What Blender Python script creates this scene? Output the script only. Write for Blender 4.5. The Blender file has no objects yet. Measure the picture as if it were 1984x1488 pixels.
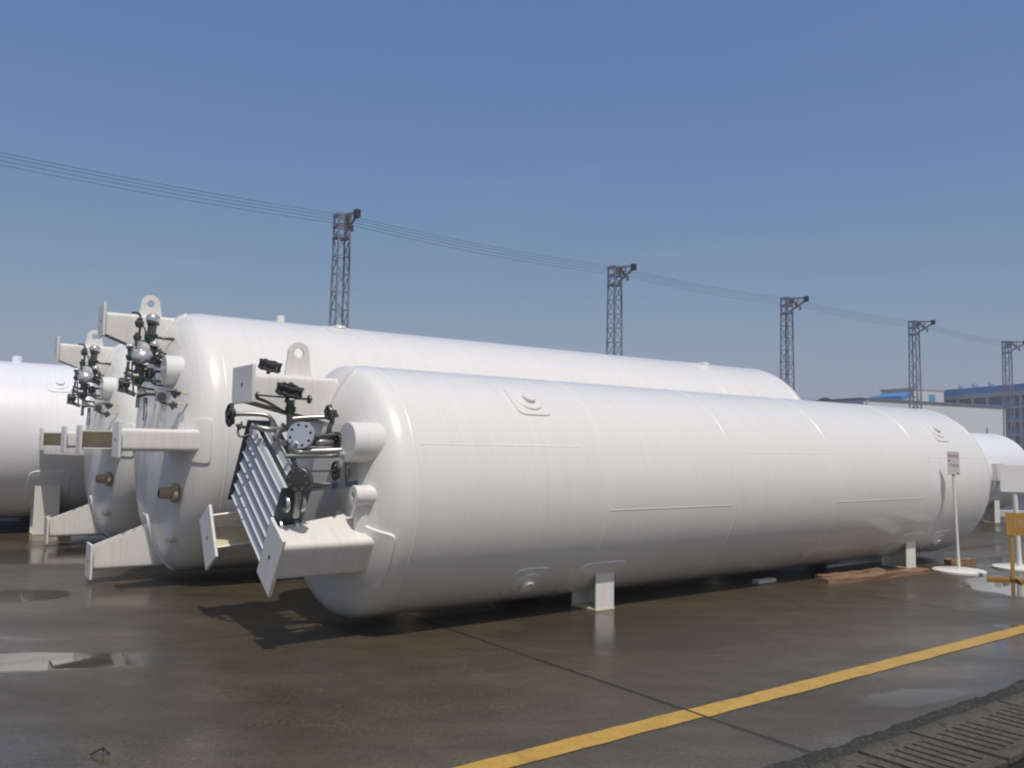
import bpy, bmesh, math, random
from mathutils import Vector, Matrix
R=math.radians
random.seed(7)
# ---------------------------------------------------------------- camera, sky, sun, exposure
scene=bpy.context.scene
COL=scene.collection
PITCH,ROLL,FPX=0.07635902,0.01575012,1623.406
cam_d=bpy.data.cameras.new('camera'); cam=bpy.data.objects.new('camera',cam_d); COL.objects.link(cam)
_f=Vector((0,math.cos(PITCH),math.sin(PITCH))); _u=Vector((0,-math.sin(PITCH),math.cos(PITCH))); _r=Vector((1,0,0))
cr=math.cos(ROLL)*_r+math.sin(ROLL)*_u; cu=-math.sin(ROLL)*_r+math.cos(ROLL)*_u
cam.matrix_world=Matrix(((cr.x,cu.x,-_f.x,0),(cr.y,cu.y,-_f.y,0),(cr.z,cu.z,-_f.z,1.65),(0,0,0,1)))
cam_d.sensor_width=36; cam_d.lens=36*FPX/1984; cam_d.clip_start=.05; cam_d.clip_end=3000
scene.camera=cam
SUN_EL,SUN_AZ=R(60.5),R(161)          # azimuth from +Y towards +X
world=bpy.data.worlds.new('World'); scene.world=world; world.use_nodes=True
wn=world.node_tree.nodes; wl=world.node_tree.links
sky=wn.new('ShaderNodeTexSky'); sky.sky_type='NISHITA'; sky.sun_disc=False
sky.sun_elevation=SUN_EL; sky.sun_rotation=SUN_AZ
sky.altitude=0; sky.air_density=1.0; sky.dust_density=1.6; sky.ozone_density=2.0
sp=wn.new('ShaderNodeSeparateColor'); cb=wn.new('ShaderNodeCombineColor'); wl.new(sky.outputs[0],sp.inputs[0])
for i_,(k_,n_,e_) in enumerate(((1.17,1.153,.98),(2.29,1.85,.64),(4.78,3.5,.16))):    # milky industrial haze: flatter blue than a clean sky
    d_=wn.new('ShaderNodeMath'); d_.operation='DIVIDE'; d_.inputs[1].default_value=n_; wl.new(sp.outputs[i_],d_.inputs[0])
    p_=wn.new('ShaderNodeMath'); p_.operation='POWER'; p_.inputs[1].default_value=e_; wl.new(d_.outputs[0],p_.inputs[0])
    q_=wn.new('ShaderNodeMath'); q_.operation='MULTIPLY'; q_.inputs[1].default_value=k_; wl.new(p_.outputs[0],q_.inputs[0]); wl.new(q_.outputs[0],cb.inputs[i_])
tcw=wn.new('ShaderNodeTexCoord'); mpw=wn.new('ShaderNodeMapping'); mpw.inputs['Scale'].default_value=(1.2,2.6,7); mpw.inputs['Rotation'].default_value=(0,.35,.3)
cn=wn.new('ShaderNodeTexNoise'); cn.inputs['Scale'].default_value=1.6; cn.inputs['Detail'].default_value=9; cn.inputs['Roughness'].default_value=.62; cn.inputs['Distortion'].default_value=.6
wl.new(tcw.outputs['Generated'],mpw.inputs[0]); wl.new(mpw.outputs[0],cn.inputs['Vector'])
cr_=wn.new('ShaderNodeMapRange'); cr_.inputs[1].default_value=.52; cr_.inputs[2].default_value=.80; cr_.inputs[4].default_value=.07; wl.new(cn.outputs['Fac'],cr_.inputs[0])
cmx=wn.new('ShaderNodeMix'); cmx.data_type='RGBA'; cmx.inputs[7].default_value=(5.6,6.0,6.6,1); wl.new(cr_.outputs[0],cmx.inputs[0]); wl.new(cb.outputs[0],cmx.inputs[6])   # thin high cirrus
wl.new(cmx.outputs[2],wn['Background'].inputs['Color'])
wn['Background'].inputs['Strength'].default_value=.085
sun_d=bpy.data.lights.new('sun','SUN'); sun_d.energy=2.75; sun_d.angle=R(.9); sun_d.color=(1,.94,.84)
sun=bpy.data.objects.new('sun',sun_d); COL.objects.link(sun)
sdir=Vector((math.sin(SUN_AZ)*math.cos(SUN_EL),math.cos(SUN_AZ)*math.cos(SUN_EL),math.sin(SUN_EL)))
sun.rotation_euler=sdir.to_track_quat('Z','Y').to_euler(); sun.location=(0,0,30)
scene.view_settings.view_transform='Standard'; scene.view_settings.look='None'
scene.view_settings.exposure=.07; scene.view_settings.gamma=1
scene.render.engine='CYCLES'
scene.cycles.filter_width=2.1
scene.cycles.max_bounces=7
scene.cycles.volume_bounces=0

# ---------------------------------------------------------------- materials
MATS={}
def mat(name,col,rough=.5,metal=0,spec=None,coat=0):
    m=bpy.data.materials.new(name); m.use_nodes=True; b=m.node_tree.nodes['Principled BSDF']
    b.inputs['Base Color'].default_value=(*col,1); b.inputs['Roughness'].default_value=rough; b.inputs['Metallic'].default_value=metal
    if coat: b.inputs['Coat Weight'].default_value=coat; b.inputs['Coat Roughness'].default_value=.08
    if spec is not None: b.inputs['Specular IOR Level'].default_value=spec
    MATS[name]=m; return m
def noise(nt,scale,detail=4,sc=(1,1,1),rough=.55,coord='Object',w=None):
    tc=nt.nodes.new('ShaderNodeTexCoord'); mp=nt.nodes.new('ShaderNodeMapping'); mp.inputs['Scale'].default_value=sc
    n=nt.nodes.new('ShaderNodeTexNoise'); n.inputs['Scale'].default_value=scale; n.inputs['Detail'].default_value=detail; n.inputs['Roughness'].default_value=rough
    nt.links.new(tc.outputs[coord],mp.inputs[0]); nt.links.new(mp.outputs[0],n.inputs['Vector']); return n.outputs['Fac']
def ramp(nt,fac,stops):
    r=nt.nodes.new('ShaderNodeValToRGB'); e=r.color_ramp.elements
    while len(e)<len(stops): e.new(.5)
    for i,(p,c) in enumerate(stops):
        e[i].position=p; e[i].color=(*c,1) if len(c)==3 else c
    nt.links.new(fac,r.inputs[0]); return r.outputs[0]
def mixc(nt,f,a,b,mode='MIX'):
    m=nt.nodes.new('ShaderNodeMix'); m.data_type='RGBA'; m.blend_type=mode
    for k,v in ((0,f),(6,a),(7,b)):
        if hasattr(v,'node'): nt.links.new(v,m.inputs[k])
        else: m.inputs[k].default_value=v if k==0 else (*v,1)
    return m.outputs[2]
def bump(nt,h,strength,dist):
    b=nt.nodes.new('ShaderNodeBump'); b.inputs['Strength'].default_value=strength; b.inputs['Distance'].default_value=dist
    nt.links.new(h,b.inputs['Height']); return b.outputs[0]
def paint(name,base,dirt,rough,streak=(16,.7,.7),coat=.35):
    m=mat(name,base,rough,coat=coat*.8); nt=m.node_tree; b=nt.nodes['Principled BSDF']
    f1=noise(nt,1.0,6,streak,.7)                 # drip streaks that run round the shell
    f2=noise(nt,.45,5,(1,1,1),.6)
    c=mixc(nt,ramp(nt,f1,[(.45,(0,0,0)),(.8,(1,1,1))]),base,dirt)
    c=mixc(nt,ramp(nt,f2,[(.42,(0,0,0)),(.75,(.55,.55,.55))]),c,tuple(.5*(x+y) for x,y in zip(base,dirt)))
    nt.links.new(c,b.inputs['Base Color'])
    r=nt.nodes.new('ShaderNodeMapRange'); r.inputs[3].default_value=rough-.07; r.inputs[4].default_value=rough+.16
    nt.links.new(f1,r.inputs[0]); nt.links.new(r.outputs[0],b.inputs['Roughness'])
    f3=noise(nt,3.0,3,(9,.5,.5),.6)
    nt.links.new(bump(nt,f3,.12,.01),b.inputs['Normal'])
    return m
paint('white_paint',(.79,.79,.77),(.715,.71,.68),.25,(26,.6,.6))
paint('cool_white_paint',(.82,.84,.87),(.74,.76,.80),.34)
paint('leg_paint',(.78,.77,.74),(.66,.64,.60),.36,(26,1.5,1.2),.15)
mat('primer',(.68,.63,.44),.7)
mat('primer_nozzle',(.42,.35,.24),.6)
mat('steel_dark',(.13,.13,.125),.4,.7)
mat('steel',(.36,.36,.35),.36,.85)
mat('steel_bright',(.72,.73,.75),.28,.85)
mat('dome',(.60,.61,.62),.26,.6)
mat('iron',(.055,.055,.055),.55,.4)
mat('green_body',(.03,.075,.065),.45,.2)
mat('yellow_tag',(.62,.62,.25),.5)
mat('fin_metal',(.62,.65,.68),.6,.15)
mat('fin_frame',(.10,.12,.14),.55,.4)
mat('hole',(.03,.03,.03),.8)
mat('white_post',(.72,.72,.68),.45)
mat('sign_face',(.62,.60,.61),.5)
mat('sign_red',(.45,.27,.28),.5)
mat('board_white',(.84,.84,.84),.5)
mat('yellow_sign',(.42,.24,.05),.5)
mat('sign_pale',(.55,.34,.24),.5)
mat('wall_white',(.66,.70,.74),.7)
mat('wall_grey',(.47,.47,.44),.7)
mat('blue_roof',(.06,.26,.60),.5)
mat('blue_panel',(.05,.17,.45),.5)
mat('cyan_panel',(.07,.35,.62),.4)
mat('concrete_light',(.50,.50,.50),.8)
mat('window_dark',(.075,.08,.09),.25)
mat('roof_dark',(.24,.27,.31),.7)
mat('navy',(.02,.03,.06),.5)
mat('mast',(.24,.27,.33),.6,.1)
mat('insulator',(.16,.12,.07),.4)
mat('wire',(.09,.10,.13),.5,.1)
mat('leaf',(.045,.085,.035),.6); mat('bark',(.09,.07,.05),.8)
mat('bracket',(.30,.29,.28),.6)
# timber
m=mat('timber',(.25,.13,.07),.75); nt=m.node_tree; b=nt.nodes['Principled BSDF']
f=noise(nt,9,5,(.25,3,3)); nt.links.new(ramp(nt,f,[(.3,(.12,.07,.045)),(.7,(.36,.22,.13))]),b.inputs['Base Color']); nt.links.new(bump(nt,f,.6,.02),b.inputs['Normal'])
# corrugated wall cladding
for n_ in ('wall_white','blue_roof','wall_grey'):
    nt=MATS[n_].node_tree; tc=nt.nodes.new('ShaderNodeTexCoord'); w=nt.nodes.new('ShaderNodeTexWave'); w.inputs['Scale'].default_value=1.6; w.bands_direction='X'
    nt.links.new(tc.outputs['Object'],w.inputs['Vector']); nt.links.new(bump(nt,w.outputs['Fac'],.5,.04),nt.nodes['Principled BSDF'].inputs['Normal'])
# yard concrete: wet, brown, patchy
def yard(name,c0,c1,c2,rl,rh,spec=.5,bumpd=.012,wets=()):
    m=mat(name,c1,.4); nt=m.node_tree; b=nt.nodes['Principled BSDF']
    mid2=noise(nt,2.6,7,(.7,1.3,1),.7)
    big=noise(nt,.16,6,(1,1.6,1),.6); mid=noise(nt,.9,6,(.45,1.7,1),.65); fine=noise(nt,38,4,(1,1,1),.7); wetn=noise(nt,.33,5,(.6,1.5,1),.6)
    spots=noise(nt,5.5,3,(1,1,1),.5)
    c=ramp(nt,big,[(.32,c0),(.52,c1),(.72,c2)])
    c=mixc(nt,.55,c,ramp(nt,mid,[(.3,tuple(x*.55 for x in c1)),(.52,c1),(.72,tuple(x*1.5 for x in c2))]))
    c=mixc(nt,.4,c,ramp(nt,mid2,[(.32,tuple(x*.5 for x in c0)),(.5,c1),(.7,tuple(x*1.55 for x in c2))]))
    c=mixc(nt,.45,c,ramp(nt,fine,[(.25,tuple(x*.35 for x in c1)),(.52,c1),(.74,tuple(x*1.8 for x in c2))]))
    c=mixc(nt,ramp(nt,spots,[(.70,(0,0,0)),(.76,(.6,.6,.6))]),c,tuple(x*.45 for x in c0))
    nt.links.new(c,b.inputs['Base Color'])
    r=ramp(nt,wetn,[(.36,(rl,)*3),(.50,((rl+rh)/2,)*3),(.68,(rh,)*3)])
    r=mixc(nt,.3,r,ramp(nt,mid,[(.3,(rl,)*3),(.8,(rh+.1,)*3)]))
    b.inputs['Specular IOR Level'].default_value=spec
    pud=None
    if wets:
        tc=nt.nodes.new('ShaderNodeTexCoord'); nn=noise(nt,2.2,5,(1,1,1),.6)
        for cx,cy,rx,ry,rot,deep in wets:
            mp=nt.nodes.new('ShaderNodeMapping'); mp.vector_type='TEXTURE'; mp.inputs['Location'].default_value=(cx,cy,0); mp.inputs['Rotation'].default_value=(0,0,R(rot)); mp.inputs['Scale'].default_value=(rx,ry,1)
            nt.links.new(tc.outputs['Object'],mp.inputs[0]); ln=nt.nodes.new('ShaderNodeVectorMath'); ln.operation='LENGTH'; nt.links.new(mp.outputs[0],ln.inputs[0])
            ad=nt.nodes.new('ShaderNodeMath'); ad.operation='MULTIPLY_ADD'; nt.links.new(nn,ad.inputs[0]); ad.inputs[1].default_value=.8; nt.links.new(ln.outputs['Value'],ad.inputs[2])
            mr=nt.nodes.new('ShaderNodeMapRange'); mr.inputs[1].default_value=1.52; mr.inputs[2].default_value=1.30; mr.inputs[3].default_value=0; mr.inputs[4].default_value=deep; nt.links.new(ad.outputs[0],mr.inputs[0])
            if pud is None: pud=mr.outputs[0]
            else:
                mx=nt.nodes.new('ShaderNodeMath'); mx.operation='MAXIMUM'; nt.links.new(pud,mx.inputs[0]); nt.links.new(mr.outputs[0],mx.inputs[1]); pud=mx.outputs[0]
        r=mixc(nt,pud,r,(.02,)*3); hf=nt.nodes.new('ShaderNodeMath'); hf.operation='MULTIPLY'; hf.inputs[1].default_value=.45; nt.links.new(pud,hf.inputs[0]); c=mixc(nt,hf.outputs[0],c,(.035,.030,.022)); nt.links.new(c,b.inputs['Base Color'])
        sm=nt.nodes.new('ShaderNodeMapRange'); sm.inputs[3].default_value=spec; sm.inputs[4].default_value=.9; nt.links.new(pud,sm.inputs[0]); nt.links.new(sm.outputs[0],b.inputs['Specular IOR Level'])
    nt.links.new(r,b.inputs['Roughness'])
    wet=ramp(nt,wetn,[(.40,(.05,)*3),(.6,(1,)*3)])
    mu=nt.nodes.new('ShaderNodeMath'); mu.operation='MULTIPLY'; nt.links.new(fine,mu.inputs[0]); nt.links.new(wet,mu.inputs[1])
    bh=mu.outputs[0]
    if pud is not None:
        iv=nt.nodes.new('ShaderNodeMath'); iv.operation='SUBTRACT'; iv.inputs[0].default_value=1; nt.links.new(pud,iv.inputs[1])
        m2=nt.nodes.new('ShaderNodeMath'); m2.operation='MULTIPLY'; nt.links.new(bh,m2.inputs[0]); nt.links.new(iv.outputs[0],m2.inputs[1]); bh=m2.outputs[0]
    nt.links.new(bump(nt,bh,.5,bumpd),b.inputs['Normal'])
    return m
yard('yard',(.035,.028,.018),(.066,.054,.034),(.110,.094,.066),.11,.50,.40,
     wets=((-3.6,6.42,1.15,.27,7,1),(-5.25,9.06,.6,.36,10,1),(6.5,10.85,.62,.95,-30,1),(5.2,8.3,.45,.14,5,.9),(2.75,5.85,.50,.16,24,.5),(-6.4,12.2,1.6,.8,10,.8),(8.5,13.4,1.4,.8,20,.9),(1.15,7.75,1.2,.75,15,.72)))
yard('drain_concrete',(.035,.032,.022),(.075,.069,.050),(.13,.12,.095),.5,.85,.3,.03)
yard('broken_edge',(.016,.016,.014),(.042,.040,.034),(.12,.112,.095),.6,.9,.3,.06)
m=mat('puddle_water',(.035,.032,.028),.02,spec=.9)
m=mat('joint',(.012,.011,.01),.7)
m=mat('line_yellow',(.33,.20,.05),.42); nt=m.node_tree; b=nt.nodes['Principled BSDF']
f=noise(nt,5,7,(1,1,1),.8); f2=noise(nt,22,5); nt.links.new(mixc(nt,ramp(nt,f2,[(.60,(0,0,0)),(.78,(.7,.7,.7))]),ramp(nt,f,[(.28,(.16,.10,.03)),(.38,(.42,.25,.04)),(.50,(.50,.30,.045)),(.70,(.58,.38,.09))]),(.10,.08,.05)),b.inputs['Base Color'])

# ---------------------------------------------------------------- mesh helpers
class MB:
    def __init__(s): s.v=[]; s.f=[]
    def add(s,vs,fs):
        o=len(s.v); s.v+=[tuple(p) for p in vs]; s.f+=[tuple(i+o for i in f) for f in fs]; return s
    def box(s,c,d,M=None):
        x,y,z=[k/2 for k in d]; vs=[Vector((sx*x,sy*y,sz*z)) for sx in(-1,1) for sy in(-1,1) for sz in(-1,1)]
        if M: vs=[M@p for p in vs]
        vs=[p+Vector(c) for p in vs]
        return s.add(vs,[(0,1,3,2),(4,6,7,5),(0,4,5,1),(2,3,7,6),(0,2,6,4),(1,5,7,3)])
    def hexa(s,p):   # 8 points: bottom loop 0-3, top loop 4-7
        return s.add(p,[(3,2,1,0),(4,5,6,7),(0,1,5,4),(1,2,6,5),(2,3,7,6),(3,0,4,7)])
    def bar(s,a,b,w,h=None,up=(0,0,1)):
        a=Vector(a); b=Vector(b); h=h or w; d=(b-a).normalized(); u=Vector(up)
        if abs(d.dot(u))>.95: u=Vector((1,0,0))
        x=d.cross(u).normalized(); y=x.cross(d)
        p=[q+x*sx*w/2+y*sy*h/2 for q in(a,b) for sx,sy in((-1,-1),(1,-1),(1,1),(-1,1))]
        return s.hexa(p)
    def tube(s,pts,r,n=12,cap=True,r1=None):
        pts=[Vector(p) for p in pts]; rings=[]; x=None; N=len(pts)
        for i,p in enumerate(pts):
            d=(pts[min(i+1,N-1)]-pts[max(i-1,0)]).normalized()
            if x is None: x=d.orthogonal().normalized()
            else: x=(x-d*x.dot(d)).normalized()
            y=d.cross(x); rr=r if r1 is None else r+(r1-r)*i/(N-1)
            rings.append([p+(x*math.cos(t)+y*math.sin(t))*rr for t in [2*math.pi*k/n for k in range(n)]])
        vs=[q for g in rings for q in g]; fs=[(i*n+k,i*n+(k+1)%n,(i+1)*n+(k+1)%n,(i+1)*n+k) for i in range(N-1) for k in range(n)]
        if cap: fs+=[tuple(range(n))[::-1],tuple(range((N-1)*n,N*n))]
        return s.add(vs,fs)
    def lathe(s,prof,c=(0,0,0),ax=(0,0,1),n=24):   # prof: (radius, height)
        ax=Vector(ax).normalized(); x=ax.orthogonal().normalized(); y=ax.cross(x); c=Vector(c); m=len(prof); vs=[]
        for r,h in prof:
            for k in range(n):
                t=2*math.pi*k/n; vs.append(c+ax*h+(x*math.cos(t)+y*math.sin(t))*r)
        fs=[(i*n+k,i*n+(k+1)%n,(i+1)*n+(k+1)%n,(i+1)*n+k) for i in range(m-1) for k in range(n)]
        if prof[0][0]>1e-4: fs.append(tuple(range(n))[::-1])
        if prof[-1][0]>1e-4: fs.append(tuple(range((m-1)*n,m*n)))
        return s.add(vs,fs)
    def prism(s,poly,z0,z1,M=None):
        n=len(poly); vs=[Vector((x,y,z0)) for x,y in poly]+[Vector((x,y,z1)) for x,y in poly]
        if M: vs=[M@p for p in vs]
        return s.add(vs,[tuple(range(n))[::-1],tuple(range(n,2*n))]+[(i,(i+1)%n,n+(i+1)%n,n+i) for i in range(n)])
    def build(s,name,m,parent=None,smooth=True,bevel=0,ang=35,loc=None):
        me=bpy.data.meshes.new(name); me.from_pydata(s.v,[],s.f)
        bm=bmesh.new(); bm.from_mesh(me); bmesh.ops.remove_doubles(bm,verts=bm.verts,dist=1e-5)
        bmesh.ops.recalc_face_normals(bm,faces=bm.faces); bm.to_mesh(me); bm.free()
        me.materials.append(MATS[m])
        if smooth: me.shade_smooth(); me.set_sharp_from_angle(angle=R(ang))
        o=bpy.data.objects.new(name,me); COL.objects.link(o)
        if parent: o.parent=parent
        if loc: o.location=loc
        if bevel:
            b=o.modifiers.new('bevel','BEVEL'); b.width=bevel; b.segments=2; b.limit_method='ANGLE'; b.angle_limit=R(50)
        return o
def tag(o,label=None,cat=None,group=None,kind=None):
    for k,v in (('label',label),('category',cat),('group',group),('kind',kind)):
        if v: o[k]=v
    return o
def empty(name,loc,rz=0,**kw):
    o=bpy.data.objects.new(name,None); COL.objects.link(o); o.location=loc; o.rotation_euler=(0,0,rz); o.empty_display_size=.3
    return tag(o,**kw)
def copy_tree(o,parent=None):
    c=o.copy(); COL.objects.link(c)
    if parent: c.parent=parent
    for ch in list(o.children): copy_tree(ch,c)
    return c
def smooth_path(pts,k=5):
    pts=[Vector(p) for p in pts]
    if len(pts)<3: return pts
    out=[]
    P=[pts[0]]+pts+[pts[-1]]
    for i in range(1,len(P)-2):
        for j in range(k):
            t=j/k; a,b,c,d=P[i-1],P[i],P[i+1],P[i+2]
            # mild catmull-rom
            out.append(.5*((2*b)+(c-a)*t+(2*a-5*b+4*c-d)*t*t+(3*b-a-3*c+d)*t**3))
    out.append(pts[-1]); return out
# pipework of the two kinds of tank: tank-frame coordinates (along the axis, sideways, up) in metres
FRONT=[
('tube','pipe',0.026,((-1.138,0.3,0.573),(-1.001,0.34,0.542),(-0.853,0.45,0.553),(-0.698,0.5,0.544))),
('tube','pipe',0.019,((-0.865,0.45,0.632),(-0.716,0.5,0.649),(-0.574,0.55,0.657))),
('tube','pipe',0.014,((-1.141,0.42,0.799),(-1.039,0.42,0.765),(-0.91,0.42,0.697),(-0.855,0.42,0.685))),
('tube','pipe',0.019,((-1.257,0.2,0.663),(-1.152,0.25,0.67),(-0.998,0.32,0.656),(-0.966,0.34,0.569))),
('tube','pipe',0.01,((-1.239,0.3,0.579),(-1.245,0.3,0.51),(-1.228,0.33,0.476),(-1.15,0.33,0.495))),
('tube','valve_body',0.03,((-0.867,0.45,0.794),(-0.864,0.45,0.728),(-0.853,0.45,0.545))),
('ball','valve_body_green',(-0.855,0.45,0.72),0.045),
('wheel','handwheel',(-0.87,0.45,0.873),0.095,'z',0.05),
('wheel','handwheel',(-0.828,-0.15,1.129),0.085,'z',0.035),
('wheel','handwheel',(-1.283,0.2,0.657),0.085,'s',0.03),
('wheel','handwheel',(-1.225,0.3,0.562),0.03,'z',0.03),
('tube','valve_stem',0.008,((-1.153,0.45,0.823),(-0.895,0.45,0.815))),
('tube','valve_stem',0.01,((-0.826,0.45,0.809),(-0.706,0.45,0.81))),
('wheel','handwheel',(-0.691,0.45,0.807),0.028,'s',0.02),
('wheel','handwheel',(-1.148,0.45,0.819),0.022,'s',0.02),
('flange','flange_cover',(-0.829,0.62,0.497),0.115,0.03,8),
('tube','pipe',0.033,((-0.782,0.55,0.485),(-0.716,0.55,0.447),(-0.635,0.6,0.44),(-0.489,0.6,0.438))),
('disc','coupling',(-0.485,0.6,0.464),0.07,0.03),
('wheel','handwheel',(-0.517,0.66,0.464),0.055,'s',0.02),
('tube','pipe',0.031,((-0.863,0.6,0.432),(-0.889,0.6,0.388),(-0.851,0.6,0.35),(-0.742,0.62,0.36),(-0.575,0.66,0.367),(-0.442,0.72,0.378),(-0.404,0.72,0.378))),
('tube','pipe',0.022,((-0.948,0.6,0.32),(-0.741,0.62,0.326),(-0.574,0.66,0.328),(-0.489,0.72,0.338),(-0.449,0.72,0.299),(-0.443,0.72,0.242),(-0.382,0.6,0.119))),
('ball','elbow',(-0.457,0.74,0.395),0.03),
('ball','elbow',(-0.512,0.76,0.343),0.028),
('tube','pipe',0.017,((-0.747,0.62,0.485),(-0.664,0.62,0.487),(-0.562,0.62,0.502),(-0.456,0.72,0.509))),
('tube','valve_body',0.022,((-0.552,0.6,0.489),(-0.564,0.6,0.56),(-0.538,0.6,0.627),(-0.554,0.6,0.683))),
('wheel','handwheel',(-0.574,0.6,0.696),0.05,'s',0.02),
('ball','valve_body',(-0.521,0.6,0.685),0.03),
('ball','valve_body',(-0.576,0.6,0.493),0.035),
('tube','valve_stem',0.014,((-0.559,0.6,0.679),(-0.487,0.6,0.668))),
('tube','valve_stem',0.008,((-0.857,0.8,0.203),(-0.605,0.8,0.206))),
('wheel','handwheel',(-0.586,0.8,0.206),0.07,'s',0.02),
('flange','flange_dark',(-0.992,1,0.141),0.1,0.035,8),
('tube','pipe',0.03,((-0.975,0.96,0.115),(-0.951,0.9,-0.006),(-0.922,0.8,-0.156))),
('tube','pipe',0.015,((-0.875,0.6,0.252),(-0.915,0.75,0.197),(-0.961,0.92,0.158))),
('tube','support_bar',0.018,((-0.707,0.45,0.09),(-0.471,0.45,0.078),(-0.259,0.5,0.073))),
('tube','pipe',0.01,((-0.338,0.3,0.337),(-0.349,0.3,0.222),(-0.364,0.3,0.084))),
('tube','pipe',0.026,((-0.933,0.4,0.53),(-0.953,0.4,0.464),(-0.906,0.4,0.43),(-0.877,0.5,0.431))),
('tube','pipe',0.015,((-0.899,0.4,0.588),(-0.9,0.5,0.56),(-0.848,0.55,0.57),(-0.788,0.6,0.588)))]
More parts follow.
